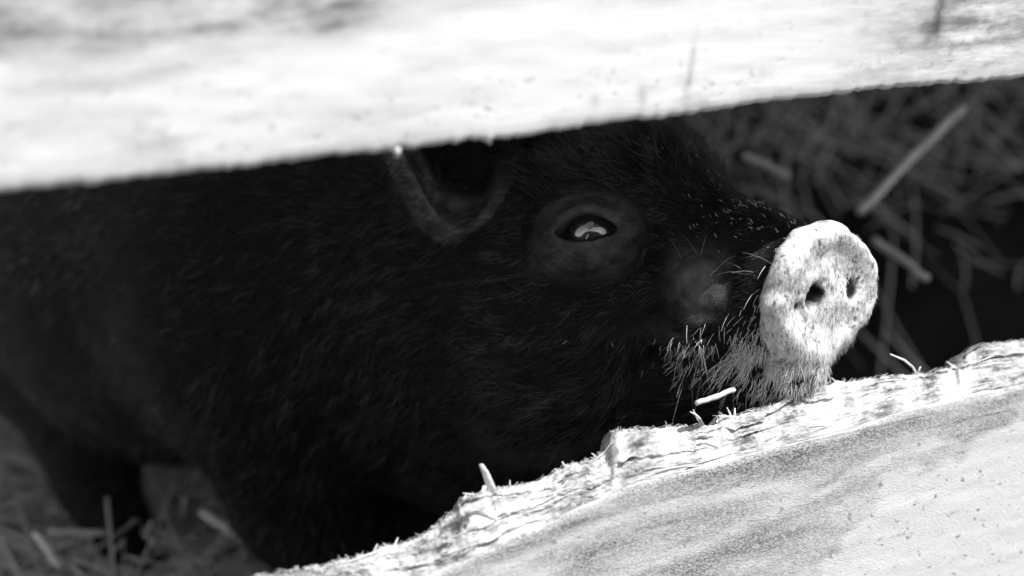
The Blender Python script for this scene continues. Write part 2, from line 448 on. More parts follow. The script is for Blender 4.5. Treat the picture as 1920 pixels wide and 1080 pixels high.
    nr = X.shape[1]
    front = np.stack([X, Y, Z], -1)
    idx = np.arange(nx * nr).reshape(nx, nr)
    Fq = [np.stack([idx[:-1, :-1], idx[1:, :-1], idx[1:, 1:], idx[:-1, 1:]], -1).reshape(-1, 4)]
    ztop = Z[:, -1]; zbot = Z[:, 0]; x = X[:, -1]
    yt = Y[:, -1]
    bk = np.stack([np.stack([x, yt + 0.0025, ztop - 0.0008 + fbm(px / 6, px * 0, 4) * 0.001], -1), np.stack([x, np.maximum(yt + 0.005, THICK), ztop - 0.006], -1), np.stack([X[:, 0], x * 0 + THICK, zbot], -1)], 1)
    off = nx * nr; bi = off + np.arange(nx * 3).reshape(nx, 3)
    def strip(a, b): return np.stack([a[:-1], b[:-1], b[1:], a[1:]], -1)
    Fq += [strip(bi[:, 0], idx[:, -1])[:, ::-1][:, ::-1], strip(idx[:, -1], bi[:, 0]), ][1:] + [strip(bi[:, 0], bi[:, 1]), strip(bi[:, 1], bi[:, 2]), strip(bi[:, 2], idx[:, 0])]
    # grey weathered band on the face: widest near the middle, its lower limit runs down to the left
    below = np.concatenate([np.repeat(frow[None, :], nx, 0), -np.ones((nx, nb))], 1)
    pxx = np.repeat(px[:, None], nr, 1)
    width = profile([(-600, 0.12), (700, 0.10), (1000, 0.075), (1300, 0.055), (1500, 0.040), (1700, 0.028), (1920, 0.017), (2600, 0.012)], pxx)
    nz = fbm(X * 22, Z * 70, 3.3, 4)
    dv = np.stack([X, np.zeros_like(X), Z], -1) - CAM; zc = dv @ CF
    QX = 960 + FPX * (dv @ CR) / zc; QY = 540 - FPX * (dv @ CU) / zc
    def streak(pts, w, wob=10):
        p = np.array(pts, float); o = np.argsort(p[:, 0]); p = p[o]
        yy = np.interp(QX, p[:, 0], p[:, 1]); ends = sstep(p[0, 0] - 60, p[0, 0] + 60, QX) * (1 - sstep(p[-1, 0] - 20, p[-1, 0] + 90, QX))
        return np.exp(-((QY - yy + wob * fbm(QX / 70, QY / 40, len(pts) * 3.3, 3)) / w) ** 2) * ends
    lim = profile([(300, 1700), (1500, 1130), (1584, 1053), (1616, 985), (1652, 900), (1820, 852), (1920, 817), (2200, 740)], QX)
    region = (below >= -0.5) * sstep(-0.0004, 0.0004, below) * (1 - sstep(-90, 40, QY - lim + 150 * nz + 60 * fbm(X * 120, Z * 160, 2.9, 3)))
    gq = 0.50 + 0.16 * streak([(1240, 905), (1449, 856), (1548, 838), (1684, 806), (1820, 762), (2000, 715)], 17) \
        + 0.16 * streak([(1200, 1100), (1322, 1053), (1412, 1008), (1503, 974), (1594, 912), (1684, 880), (1798, 842), (1940, 770)], 30) \
        + 0.13 * streak([(850, 1060), (1050, 985), (1186, 937), (1367, 897), (1500, 872)], 34) \
        + 0.14 * streak([(1050, 1080), (1140, 1032), (1276, 1000), (1400, 960)], 24) \
        - 0.22 * streak([(1250, 1050), (1345, 1012), (1503, 935), (1620, 880), (1760, 830)], 15) \
        - 0.22 * streak([(900, 1085), (1000, 1040), (1130, 985), (1300, 940), (1450, 915)], 11)
    grey = region * np.clip(gq + 0.28 * fbm(X * 40, Z * 130, 7.7, 3), 0, 1)
    grey = grey + (1 - region) * (below > 0) * 0.22 * (1 - sstep(60, 260, QY - lim)) * np.clip(fbm(X * 160, Z * 260, 1.7, 3) * 3, 0, 1)
    chewed = np.concatenate([np.zeros((nx, nf)), np.repeat((0.35 + 0.65 * np.clip(fbm(px / 50, px * 0, 31, 3) * 2 + 0.4, 0, 1))[:, None], nb, 1)], 1)
    fleck = (below > 0) * (0.3 + 0.7 * (1 - grey))
    def bl(cx, cy, sx, sy, rot):
        c = at_y(np.array(float(cx)), np.array(float(cy)), 0.0); s = np.linalg.norm(at_y(np.array(cx + 1.0), np.array(float(cy)), 0.0) - c)
        dx, dz = (X - c[0]) / s, (Z - c[2]) / s; cr, sr = math.cos(rot), math.sin(rot)
        return np.exp(-((dx * cr + dz * sr) / sx) ** 2 - ((-dx * sr + dz * cr) / sy) ** 2)
    mark = 0.7 * bl(1090, 980, 60, 5, 0.03) + 0.5 * bl(1030, 978, 20, 5, 0.3) + 0.5 * bl(1560, 900, 60, 8, 0.35) + 0.5 * bl(1180, 1012, 0.1, 0.1, 0)
    for pts in ([(1000, 1050), (1180, 1000), (1330, 962)], [(1420, 900), (1560, 868), (1640, 846)], [(1130, 965), (1290, 928)], [(1700, 815), (1880, 772)], [(1480, 1060), (1620, 1018), (1700, 1000)], [(1250, 1070), (1400, 1035)]):
        mark = mark + 0.55 * (below > 0) * streak(pts, 1.6, 4) * (fbm(QX / 30, QY / 30, 4.4, 2) > -0.12)
    mark = np.clip(mark * (0.7 + fbm(X * 500, Z * 500, 3, 3)), 0, 1)
    z3 = np.zeros(nx * 3)
    at_ = {'grey': np.concatenate([np.clip(grey, 0, 1).ravel(), z3]), 'chewed': np.concatenate([chewed.ravel(), z3 + 1]), 'fleck': np.concatenate([fleck.ravel(), z3]), 'mark': np.concatenate([mark.ravel(), z3])}
    o = mesh_obj('board', np.concatenate([front.reshape(-1, 3), bk.reshape(-1, 3)]), np.concatenate(Fq), MB_LO, LOWER, attrs=at_)
    return px, front[:, nf:, :], np.stack([x, yt, ztop], -1)
LOWER = empty('fence_board', at_y(np.array(1300.), np.array(1000.), 0.0))
tag(LOWER, 'chewed lower fence board with splintered top edge below the snout', 'board')
LPX, LSLOPE, LTOP = build_lower()
def top_at(px):
    i = int(np.argmin(abs(LPX - px))); return LTOP[i]
def sliver(pts, r, flat=0.7, dy=0.0):
    """a splinter standing on the chewed edge: first point is snapped to the edge"""
    b = top_at(pts[0][0]); P = pxpath(pts, b[1] + dy)
    P = P + (b - P[0]) * np.linspace(1, 0, len(P))[:, None] - np.array([0, 0, 0.001]) * np.linspace(1, 0, len(P))[:, None]
    return splinter(LOWER, P, r, flat)
sliver([(924, 926), (918, 905), (910, 885), (902, 871)], [0.0026, 0.0019, 0.0016, 0.0011], 0.5)
sliver([(905, 928), (907, 920), (909, 911)], [0.0012, 0.001, 0.0008])
sliver([(905, 932), (890, 929), (868, 925)], [0.0006, 0.0005, 0.0003])
sliver([(958, 918), (957, 910), (956, 900)], [0.0003, 0.0003, 0.00015])
sliver([(868, 948), (871, 938), (874, 928)], [0.001, 0.0007, 0.0003])
sliver([(1716, 702), (1708, 686), (1694, 674), (1669, 664)], [0.0006, 0.0005, 0.0005, 0.0003], 1)
sliver([(1714, 694), (1720, 688), (1726, 687)], [0.0004, 0.0004, 0.0003], 1)
sliver([(1313, 794), (1309, 782), (1302, 775), (1294, 772)], [0.0004, 0.0004, 0.0004, 0.0002], 1)
sliver([(1310, 786), (1303, 777), (1300, 768)], [0.0003, 0.0003, 0.0002], 1)
sliver([(1365, 780), (1366, 773), (1363, 764)], [0.0006, 0.0005, 0.0002])
sliver([(1368, 780), (1374, 772), (1378, 765)], [0.0006, 0.0005, 0.0002])
sliver([(1485, 742), (1488, 730), (1494, 718)], [0.0008, 0.0006, 0.0004])
sliver([(1567, 720), (1562, 713), (1558, 708)], [0.0005, 0.0004, 0.0002])
sliver([(1060, 880), (1057, 874), (1054, 866)], [0.0009, 0.0006, 0.0004])
sliver([(1120, 868), (1114, 856), (1109, 850)], [0.0005, 0.0004, 0.0002])
sliver([(702, 1044), (702, 1032), (708, 1020)], [0.0005, 0.0004, 0.0002])
sliver([(738, 1026), (742, 1018), (746, 1008)], [0.0006, 0.0005, 0.0002])
sliver([(1380, 776), (1358, 778), (1336, 779)], [0.0008, 0.0006, 0.0002])
sliver([(1785, 690), (1780, 684), (1775, 678)], [0.0008, 0.0006, 0.0003])
# slivers of torn grain lying on the chewed slope
for _ in range(46):
    p0 = random.uniform(560, 1880); ln = random.uniform(25, 110); t0 = random.randint(8, 66); dt = random.randint(-3, 5)
    cols = [int(np.argmin(abs(LPX - (p0 + ln * q)))) for q in (0, 0.25, 0.5, 0.75, 1)]
    P = np.array([LSLOPE[c, min(max(t0 + int(dt * q), 0), 71)] for c, q in zip(cols, (0, 0.25, 0.5, 0.75, 1))])
    P = np.stack([np.linspace(P[0, d], P[-1, d], 5) * 0.6 + P[:, d] * 0.4 for d in range(3)], -1)
    lift = random.uniform(0.0002, 0.0022); P[:, 1] -= lift * np.array([1.0, 0.5, 0.2, 0.05, -0.2]); P[:, 2] += 0.6 * lift * np.array([1.0, 0.5, 0.2, 0.05, -0.2])
    r = random.uniform(0.00025, 0.0007)
    splinter(LOWER, P, [r * 0.3, r, r * 1.1, r, r * 0.4], 0.5, 5)
# fibres: hair-fine torn wood along the edge, nobody could count them
def fibres():
    V, Fc = [], []; k = 0
    for i in range(900):
        p = random.uniform(480, 1930)
        if p < 1160 or random.random() < 0.35:
            j = int(np.argmin(abs(LPX - p))); tt = random.choice([71, 71, 70, 66, random.randint(5, 70)])
            b = LSLOPE[j, tt]
            L = random.uniform(0.0006, 0.0026) * (1.0 if tt > 60 else 0.7)
            d = np.array([random.uniform(-1, 1), random.uniform(-0.8, 0.1), random.uniform(0.1, 0.9)]); d /= np.linalg.norm(d)
            bend = np.array([random.uniform(-1, 1), random.uniform(-1, 1), random.uniform(-1, 0.3)]) * 0.35 * L
            r = random.uniform(0.00008, 0.00022)
            v, f = tube([b - d * 0.0006, b + d * L * 0.5, b + d * L + bend], [r, r, r * 0.3], 3, False)
            V.append(v); Fc += [tuple(q + k for q in ff) for ff in f]; k += len(v)
    o = mesh_obj('wood_fibres', np.concatenate(V), Fc, M_SPL, LOWER); o['kind'] = 'stuff'
fibres()

# --- boards above the frame, unseen, added to keep the sun off the pig
def box_mesh(x0, x1, y0, y1, z0, z1, seg=12, wob=0.002, seed=0):
    V, Fc = [], []
    long_z = (z1 - z0) > (x1 - x0)
    for i in range(seg + 1):
        t = i / seg
        d = (vnoise(t * 7, seed, 0.3) * wob, vnoise(t * 7, seed + 3, 1.3) * wob)
        if long_z:
            z = z0 + (z1 - z0) * t
            V += [(x0 + d[0], y0 + d[1], z), (x1 + d[0], y0 - d[1], z), (x1 - d[0], y1, z), (x0 + d[0], y1, z)]
        else:
            x = x0 + (x1 - x0) * t
            V += [(x, y0, z0 + d[0]), (x, y1, z0 + d[0]), (x, y1, z1 + d[1]), (x, y0, z1 + d[1])]
    for i in range(seg):
        for j in range(4):
            Fc.append((i * 4 + j, i * 4 + (j + 1) % 4, i * 4 + 4 + (j + 1) % 4, i * 4 + 4 + j))
    Fc += [(3, 2, 1, 0), tuple(seg * 4 + j for j in range(4))]
    return np.array(V, float), Fc

zt = 0.505
for i, lab in enumerate(('unseen second fence board up, added to block the sun', 'unseen topmost fence board, added to block the sun')):
    shade_board = empty('fence_board', (0.3, 0, zt)); tag(shade_board, lab, 'board')
    V, Fc = box_mesh(-0.9, 1.9, 0.0, THICK, zt, zt + 0.165, 20, 0.003, 40 + i); V[:, 2] -= 0.0
    mesh_obj('board', V, Fc, M_POST, shade_board, False); zt += 0.18
# ------------------------------------------------------------------ shelter behind
shed = empty('pig_shelter', (0.3, 1.7, 0))
tag(shed, 'dark board wall of the pig shelter behind the straw', 'shelter')
V, Fc = box_mesh(0.30, 1.40, -0.03, 2.0, 0.86, 0.90, 10, 0.004, 3); mesh_obj('shade_roof', V, Fc, M_SHED, shed, False)  # added out of view to hold sun and sky off the pen
for i in range(8):
    V, Fc = box_mesh(-1.6, 2.4, 1.70 + 0.004 * (i % 2), 1.725 + 0.004 * (i % 2), 0.0 + i * 0.107, 0.104 + i * 0.107, 10, 0.001, i * 3.1)
    mesh_obj('plank', V, Fc, M_SHED, shed, False)

exec_pig = True
# ------------------------------------------------------------------ pig
cm = 0.01
S0 = at_y(np.array(1545.), np.array(549.), 0.018)            # centre of the rooting disc
def camdir(r, u, t):
    v = CR * r + CU * u - CF * t; return v / np.linalg.norm(v)
HA = camdir(0.75, -0.02, 0.66)
HU = CU - HA * (CU @ HA); HU /= np.linalg.norm(HU)
HN = np.cross(HU, HA)
if HN @ CF > 0: HN = -HN                                      # near side points to the camera
def to_local(p): d = (np.asarray(p, float) - S0) / cm; return np.array([d @ HA, d @ HN, d @ HU])
def to_world(p): p = np.asarray(p, float) * cm; return S0 + p[..., 0:1] * HA + p[..., 1:2] * HN + p[..., 2:3] * HU
def L(px, py, d): return to_local(at(np.array(float(px)), np.array(float(py)), np.array(float(d))))
ZW = np.array([HA[2], HN[2], HU[2]])                          # world up in head space
SHO, MID, HIP = L(575, 540, 0.79), L(350, 480, 0.90), L(130, 360, 1.03)

def axis(lo, hi, flo, fhi, fine, coarse):
    a = np.arange(flo, fhi, fine)
    pre, s, x = [], fine, flo
    while x > lo: s = min(s * 1.22, coarse); x -= s; pre.append(x)
    post, s, x = [], fine, a[-1]
    while x < hi: s = min(s * 1.22, coarse); x += s; post.append(x)
    return np.concatenate([pre[::-1], a, post]).astype(np.float32)
lo = np.minimum.reduce([SHO, MID, HIP]) - 17; hi = np.maximum.reduce([SHO, MID, HIP]) + 17
AA = axis(min(lo[0], -24), 2.2, -18.5, 1.6, 0.14, 0.7)
AN = axis(min(lo[1], -9), max(hi[1], 11), -3.4, 7.6, 0.14, 0.7)
AU = axis(min(lo[2] - 16, -30), max(hi[2], 14), -6.0, 7.0, 0.14, 0.7)
shape = (len(AA), len(AN), len(AU))
print('sdf grid', shape, np.prod(shape) / 1e6)
Fld = np.full(shape, 50.0, np.float32)
def sub(c0, c1):
    sl = []
    for A, l, h in zip((AA, AN, AU), c0, c1):
        i = max(int(np.searchsorted(A, l)) - 1, 0); j = min(int(np.searchsorted(A, h)) + 1, len(A)); sl.append(slice(i, max(j, i + 1)))
    return tuple(sl)
def coords(sl): return AA[sl[0]][:, None, None], AN[sl[1]][None, :, None], AU[sl[2]][None, None, :]
def smin(a, b, k):
    h = np.clip(0.5 + 0.5 * (b - a) / k, 0, 1); return b + (a - b) * h - k * h * (1 - h)
def add(sl, d, k): Fld[sl] = smin(Fld[sl], d.astype(np.float32), np.float32(k))
def cut(sl, d, k): Fld[sl] = -smin(-Fld[sl], d.astype(np.float32), np.float32(k))
def frame(e1, e2):
    e1 = np.array(e1, float); e1 /= np.linalg.norm(e1); e2 = np.array(e2, float); e2 -= e1 * (e1 @ e2); e2 /= np.linalg.norm(e2)
    return e1, e2, np.cross(e1, e2)
def ell_d(sl, c, r, fr=None):
    x, y, z = coords(sl); x, y, z = x - c[0], y - c[1], z - c[2]
    if fr is not None: x, y, z = [x * e[0] + y * e[1] + z * e[2] for e in fr]
    k0 = np.sqrt((x / r[0]) ** 2 + (y / r[1]) ** 2 + (z / r[2]) ** 2)
    k1 = np.sqrt((x / r[0] ** 2) ** 2 + (y / r[1] ** 2) ** 2 + (z / r[2] ** 2) ** 2) + 1e-6
    return k0 * (k0 - 1) / k1
def ell(c, r, k=1.0, fr=None, op=add):
    m = max(r) + 2.5 * k + 1; sl = sub(np.array(c) - m, np.array(c) + m); op(sl, ell_d(sl, c, r, fr), k)
def cone(p, q, r1, r2, k=1.0, op=add):
    p, q = np.array(p, float), np.array(q, float); m = max(r1, r2) + 2.5 * k + 1
    sl = sub(np.minimum(p, q) - m, np.maximum(p, q) + m); x, y, z = coords(sl)
    ba = q - p; bb = ba @ ba
    h = np.clip(((x - p[0]) * ba[0] + (y - p[1]) * ba[1] + (z - p[2]) * ba[2]) / bb, 0, 1)
    d = np.sqrt((x - p[0] - ba[0] * h) ** 2 + (y - p[1] - ba[1] * h) ** 2 + (z - p[2] - ba[2] * h) ** 2) - (r1 + (r2 - r1) * h)
    op(sl, d, k)
# trunk
dn = -ZW
cone(SHO, MID, 10.2, 11.6, 3.0)
cone(MID, HIP, 11.6, 10.6, 3.0)
ell(MID + dn * 2.2, (10.5, 10.5, 10.5), 3.0)
cone((-13.5, 0, 0.2), SHO + ZW * 0.5, 6.0, 9.6, 3.0)           # neck
cone((-13, 0, -3.5), SHO + dn * 3.5, 4.5, 7.5, 2.5)
ell(SHO + dn * 3 + np.array([2.0, 4.0, 0]), (6.0, 5.5, 7.5), 2.5)    # near shoulder
ell(L(930, 815, 0.77), (6.0, 6.5, 4.6), 2.0)                      # brisket
# legs (near fore, far fore, near hind, far hind)
def leg(pts, rs, k=1.5):
    for (p, q, r1, r2) in zip(pts[:-1], pts[1:], rs[:-1], rs[1:]): cone(p, q, r1, r2, k)
nf = L(545, 800, 0.755)
def ground_drop(p, z=0.0):
    """point straight below p at world height z, in head space"""
    wz = to_world(p)[2]; return p + dn * ((wz - z) / cm)
g0 = ground_drop(nf + np.array([2.6, -1.5, 0]), 0.012)
leg([nf + ZW * 2, nf + dn * 4, nf + dn * 8.5 + np.array([1.6, -0.8, 0]), g0], [5.0, 3.4, 2.3, 2.1])
ff = nf + np.array([0.6, -7.6, 0]); g1 = ground_drop(ff + np.array([0.8, 0, 0]), 0.012)
leg([ff, ff + dn * 6, g1], [4.8, 3.0, 2.3])
h0, h1, h2, h3 = L(-90, 420, 0.98), L(75, 690, 0.92), L(180, 900, 0.90), L(262, 1078, 0.885)
leg([h0, h1, h2, h3], [6.5, 3.3, 2.2, 2.0])
hf = HIP + np.array([1.0, -6.0, 0]) + dn * 6; g3 = ground_drop(hf + np.array([-2, 0, 0]), 0.012)
leg([hf, hf + dn * 6 + np.array([1, 0, 0]), g3], [6.0, 3.0, 2.1])
# skull
ell((-13.0, 0, 1.9), (6.2, 5.7, 6.0), 1.5)
cone((-2.4, 0, 0.9), (-8.5, 0, 2.3), 2.3, 3.5, 1.0)
ell((-3.1, 0, 1.45), (1.9, 2.35, 1.95), 0.6)                   # raised bridge behind the disc
ell((-9.0, 0, 3.6), (3.6, 4.2, 3.9), 0.9)                    # forehead
cone((-3.0, 0, -0.1), (-6.5, 0, 0.1), 2.82, 3.2, 1.0)
for s in (1, -1):
    ell((-10.3, 2.6 * s, 3.1), (2.6, 2.0, 1.8), 1.2)           # brow
    ell((-11.0, 3.0 * s, -0.8), (4.4, 2.9, 4.2), 1.5)          # cheek
    ell((-12.8, 2.6 * s, -4.4), (4.6, 3.0, 3.2), 1.5)          # jowl
    ell((-4.3, 2.65 * s, 0.3), (1.35, 0.95, 1.45), 0.3)         # snout side pads
    ell((-4.6, 2.75 * s, -1.25), (1.0, 0.6, 0.45), 0.3)
    ell((-5.2, 2.5 * s, -2.0), (1.2, 0.7, 0.6), 0.8)           # lip corner
cone((-1.6, -0.3, -2.85), (-9.5, 0, -4.4), 1.45, 3.0, 0.8)        # lower jaw
for s in (1, -1):
    cone((-1.0, 2.0 * s, -2.05), (-4.2, 2.75 * s, -1.75), 0.26, 0.26, 0.3, cut)   # mouth line
    cone((-4.2, 2.8 * s, -1.75), (-6.2, 3.4 * s, -1.2), 0.18, 0.10, 0.3, cut)
    cone((-6.4, 3.6 * s, 1.2), (-4.2, 3.0 * s, 2.05), 0.36, 0.34, 0.35, cut)
    cone((-4.2, 3.0 * s, 2.05), (-2.7, 2.6 * s, 1.3), 0.34, 0.25, 0.35, cut)
    cone((-2.7, 2.85 * s, 1.3), (-2.9, 2.85 * s, -1.4), 0.34, 0.26, 0.35, cut)
# ears
def ear(s):
    c = np.array([-15.6, 5.8 * s, 6.6]); e1 = (-0.28, 0.30 * s, 0.91); op_ = (0.70, 0.62 * s, 0.05)
    fr = frame(e1, op_)           # length, opening direction, across
    m = 8; sl = sub(c - m, c + m)
    outer = ell_d(sl, c, (5.6, 2.3, 3.3), fr)
    inner = ell_d(sl, c + fr[1] * 1.45 + fr[0] * 0.5, (5.2, 2.3, 2.5), fr)
    shell = np.maximum(outer, -inner)
    add(sl, shell, 0.5)
cone((-15.2, 3.6, 2.6), (-16.4, 5.0, 4.6), 2.5, 2.3, 1.2); cone((-15.2, -3.6, 2.6), (-16.4, -5.0, 4.6), 2.5, 2.3, 1.2)
ear(1); ear(-1)
sl = sub((-18.5, 3.0, 2.5), (-12.5, 9.5, 12)); cut(sl, ell_d(sl, (-14.7, 6.4, 5.6), (1.5, 1.7, 2.9), frame((-0.28, 0.3, 0.91), (0.7, 0.62, 0.05))[::1] if False else None), 0.5)
# rooting disc
dcv = camdir(0.63, -0.24, 0.74)
DN = np.array([dcv @ HA, dcv @ HN, dcv @ HU])
DW = np.cross(np.array([0, 0, 1.0]), DN); DW /= np.linalg.norm(DW)
if (to_world(DW) - S0) @ CR < 0: DW = -DW                      # towards the right of the picture
DV = np.cross(DN, DW); DV = DV if DV[2] > 0 else -DV
def disc_coords(x, y, z):
    return x * DW[0] + y * DW[1] + z * DW[2], x * DV[0] + y * DV[1] + z * DV[2], x * DN[0] + y * DN[1] + z * DN[2]
sl = sub((-3.5, -5, -5), (3, 5, 5)); x, y, z = coords(sl); qw, qv, qn = disc_coords(x, y, z)
th = np.arctan2(qv, qw)
Rr = (2.98 + 0.05 * np.cos(11 * th + 1) + 0.04 * np.cos(17 * th)) * (1 + 0.035 * np.cos(2 * th + 0.3) + 0.03 * np.cos(3 * th + 0.6) - 0.045 * np.exp(-((th - 1.15) / 0.13) ** 2) + 0.015 * np.cos(7 * th))
rad = np.sqrt((qw / 1.08) ** 2 + (qv / 1.0) ** 2)
dome = 0.16 * np.exp(-((rad - 2.45) / 0.45) ** 2) + 0.09 * np.cos(qw * 1.9 + 0.4) + 0.05 * np.cos(qv * 2.6 + qw)
dx_, dy_ = rad - (Rr - 0.44), np.abs(qn + 0.30 - dome) - (0.54 - 0.44)
dd = np.sqrt(np.maximum(dx_, 0) ** 2 + np.maximum(dy_, 0) ** 2) + np.minimum(np.maximum(dx_, dy_), 0) - 0.44
add(sl, dd, 0.9)
def dpt(a, b, c=0.0): return DW * a + DV * b + DN * c
NOST = [(dpt(-0.95, -0.10, 0.25), (0.42, 0.52, 0.6)), (dpt(1.62, 0.22, 0.25), (0.30, 0.45, 0.45)), (dpt(-1.75, -0.55, 0.25), (0.17, 0.2, 0.3))]
for c, r in NOST: ell(c, r, 0.18, (DW, DV, DN), cut)
cone(dpt(-0.8, -0.4, 0.3), dpt(-0.7, -1.2, 0.35), 0.16, 0.05, 0.25, cut)
for s_ in (-0.95, 1.62):
    cone(dpt(s_ - 0.1, 0.3, 0.32), dpt(s_ + 0.35, 0.62, 0.36), 0.22, 0.06, 0.2, cut)
# near eye: globe bed, lids, slit
def eye(s):
    c = np.array([-9.0, 3.75 * s, 2.25]); out = np.array([0.30, 0.93 * s, 0.18]); out /= np.linalg.norm(out)
    return c, out
for s in (1, -1):
    c, out = eye(s)
    f1, f2, f3 = frame(out, (0, 0, 1))       # out, up, along (fore-aft)
    if f3[0] < 0: f3 = -f3                   # f3 points to the snout
    ell(c, (1.55, 1.62, 1.95), 0.6, (f1, f2, f3))                      # lids over the globe
    m = 4.2; sl = sub(c - m, c + m); x, y, z = coords(sl)
    x, y, z = x - c[0], y - c[1], z - c[2]
    o1 = x * f1[0] + y * f1[1] + z * f1[2]; o2 = x * f2[0] + y * f2[1] + z * f2[2]; o3 = x * f3[0] + y * f3[1] + z * f3[2]
    # almond opening
    up = 0.76 * (1 - (o3 / 1.45) ** 2); dnn = -0.54 * (1 - ((o3 + 0.25) / 1.5) ** 2)
    slit = np.maximum(np.maximum(o2 - up, dnn - o2), 0.2 - o1)
    cut(sl, slit * 0.8, 0.12)
    ring = lambda r0, a2, w: np.exp(-((np.sqrt(o3 ** 2 + (o2 / a2) ** 2) - r0) / w) ** 2)
    near_ = (o1 > -1.6)
    upper = sstep(-0.5, 0.3, o2); lower = sstep(0.2, -0.6, o2) if False else 1 - sstep(-0.6, 0.2, o2)
    Fld[sl] += (near_ * (0.24 * ring(1.85, 0.72, 0.17) * upper - 0.16 * ring(2.2, 0.75, 0.22) * upper + 0.22 * ring(2.6, 0.80, 0.18) * upper
                         + 0.20 * ring(1.75, 0.9, 0.16) * lower - 0.14 * ring(2.15, 1.05, 0.3) * lower + 0.14 * ring(2.65, 1.15, 0.18) * lower)).astype(np.float32)

# surface nets
def surface_nets(G, ax):
    inside = G < 0
    n0, n1, n2 = G.shape
    c = np.zeros((n0 - 1, n1 - 1, n2 - 1), np.uint8)
    for i in (0, 1):
        for j in (0, 1):
            for k in (0, 1): c += inside[i:n0 - 1 + i, j:n1 - 1 + j, k:n2 - 1 + k]
    act = (c > 0) & (c < 8)
    ci, cj, ck = np.nonzero(act)
    vid = np.full(act.shape, -1, np.int64); vid[ci, cj, ck] = np.arange(len(ci))
    acc = np.zeros((len(ci), 3)); cnt = np.zeros(len(ci))
    corners = [(i, j, k) for i in (0, 1) for j in (0, 1) for k in (0, 1)]
    for p in corners:
        for d in range(3):
            if p[d] == 0:
                q = list(p); q[d] = 1
                a = G[ci + p[0], cj + p[1], ck + p[2]].astype(float); b = G[ci + q[0], cj + q[1], ck + q[2]].astype(float)
                m = (a < 0) != (b < 0); t = np.where(m, a / np.where(m, a - b, 1), 0)
                P = np.tile(np.array(p, float), (len(ci), 1)); P[:, d] += t
                acc += P * m[:, None]; cnt += m
    acc /= cnt[:, None]
    pos = np.empty_like(acc)
    for d, (ix, A) in enumerate(zip((ci, cj, ck), ax)):
        A = A.astype(float); pos[:, d] = A[ix] + acc[:, d] * (A[ix + 1] - A[ix])
    faces = []
    for d in range(3):
        e, f = [(1, 2), (2, 0), (0, 1)][d]
        s0 = [slice(1, -1)] * 3; s0[d] = slice(0, -1); s1 = list(s0); s1[d] = slice(1, None)
        a, b = inside[tuple(s0)], inside[tuple(s1)]
        ii = np.array(np.nonzero(a != b)); fl = a[tuple(ii)]
        base = ii.copy(); base[e] += 1; base[f] += 1
        def cell(de, df):
            q = base.copy(); q[e] -= de; q[f] -= df; return vid[tuple(q)]
        quad = np.stack([cell(1, 1), cell(0, 1), cell(0, 0), cell(1, 0)], -1)
        quad[~fl] = quad[~fl][:, ::-1]
        faces.append(quad)
    fc = np.concatenate(faces); return pos, fc[(fc >= 0).all(1)]
PV, PF = surface_nets(Fld, (AA, AN, AU))
print('pig mesh', len(PV), len(PF))
def smooth_mesh(V, Fq, it=2, lam=0.5):
    e = np.concatenate([Fq[:, [0, 1]], Fq[:, [1, 2]], Fq[:, [2, 3]], Fq[:, [3, 0]]]); e = np.concatenate([e, e[:, ::-1]])
    cnt = np.bincount(e[:, 0], minlength=len(V))[:, None]
    for _ in range(it):
        s = np.stack([np.bincount(e[:, 0], V[e[:, 1], d], len(V)) for d in range(3)], -1)
        V = V + lam * (s / np.maximum(cnt, 1) - V)
    return V
PV = smooth_mesh(PV, PF, 2, 0.4)
def normals(V, Fq):
    n = np.cross(V[Fq[:, 2]] - V[Fq[:, 0]], V[Fq[:, 3]] - V[Fq[:, 1]])
    o = np.stack([sum(np.bincount(Fq[:, k], n[:, d], len(V)) for k in range(4)) for d in range(3)], -1)
    return o / (np.linalg.norm(o, axis=1)[:, None] + 1e-9)
PN = normals(PV, PF)
# orientation check
if (PN * (PV - PV.mean(0))).sum() < 0: PF = PF[:, ::-1].copy(); PN = -PN
# fine relief
head = sstep(-22, -12, PV[:, 0])
PV = PV + PN * (fbm(PV[:, 0] * 0.9, PV[:, 1] * 0.9, PV[:, 2] * 0.9, 3) * 0.10 + fbm(PV[:, 0] * 3.5, PV[:, 1] * 3.5, PV[:, 2] * 3.5, 2) * 0.03 * head)[:, None]
_c, _o = eye(1); _f1, _f2, _f3 = frame(_o, (0, 0, 1)); _r = PV - _c
_o1, _o2, _o3 = _r @ _f1, _r @ _f2, _r @ _f3
_rr = np.sqrt(_o3 ** 2 + (_o2 / 0.8) ** 2)
_em = np.exp(-((_rr - 2.3) / 0.75) ** 2) * (_o1 > -1.5)
PV = PV + PN * (_em * 0.055 * np.sin(11 * _rr + 5 * fbm(PV[:, 0] * 0.9, PV[:, 1] * 0.9, PV[:, 2] * 0.9, 2)))[:, None]
qw, qv, qn = disc_coords(PV[:, 0], PV[:, 1], PV[:, 2])
radd = np.sqrt((qw / 1.08) ** 2 + qv ** 2)
pale = (1 - sstep(3.2, 3.5, radd)) * sstep(-0.95, -0.55, qn)
chin = np.exp(-((PV[:, 0] + 0.9) / 1.9) ** 2 - ((PV[:, 2] + 3.0) / 1.0) ** 2) * 1.1
pale = np.clip(np.maximum(pale, 0.62 * chin), 0, 1)
c_e, o_e = eye(1)
f1, f2, f3 = frame(o_e, (0, 0, 1)); f3 = f3 if f3[0] > 0 else -f3
rel = PV - c_e; o1, o2, o3 = rel @ f1, rel @ f2, rel @ f3
bare_and_lit = np.exp(-((o3 - 0.25 * np.minimum(o2, 0)) / 2.0) ** 4 - ((o2 + 0.15) / 1.75) ** 4) * (o1 > -1.5) * (0.75 + 0.5 * fbm(PV[:, 0] * 1.6, PV[:, 1] * 1.6, PV[:, 2] * 1.6, 3))
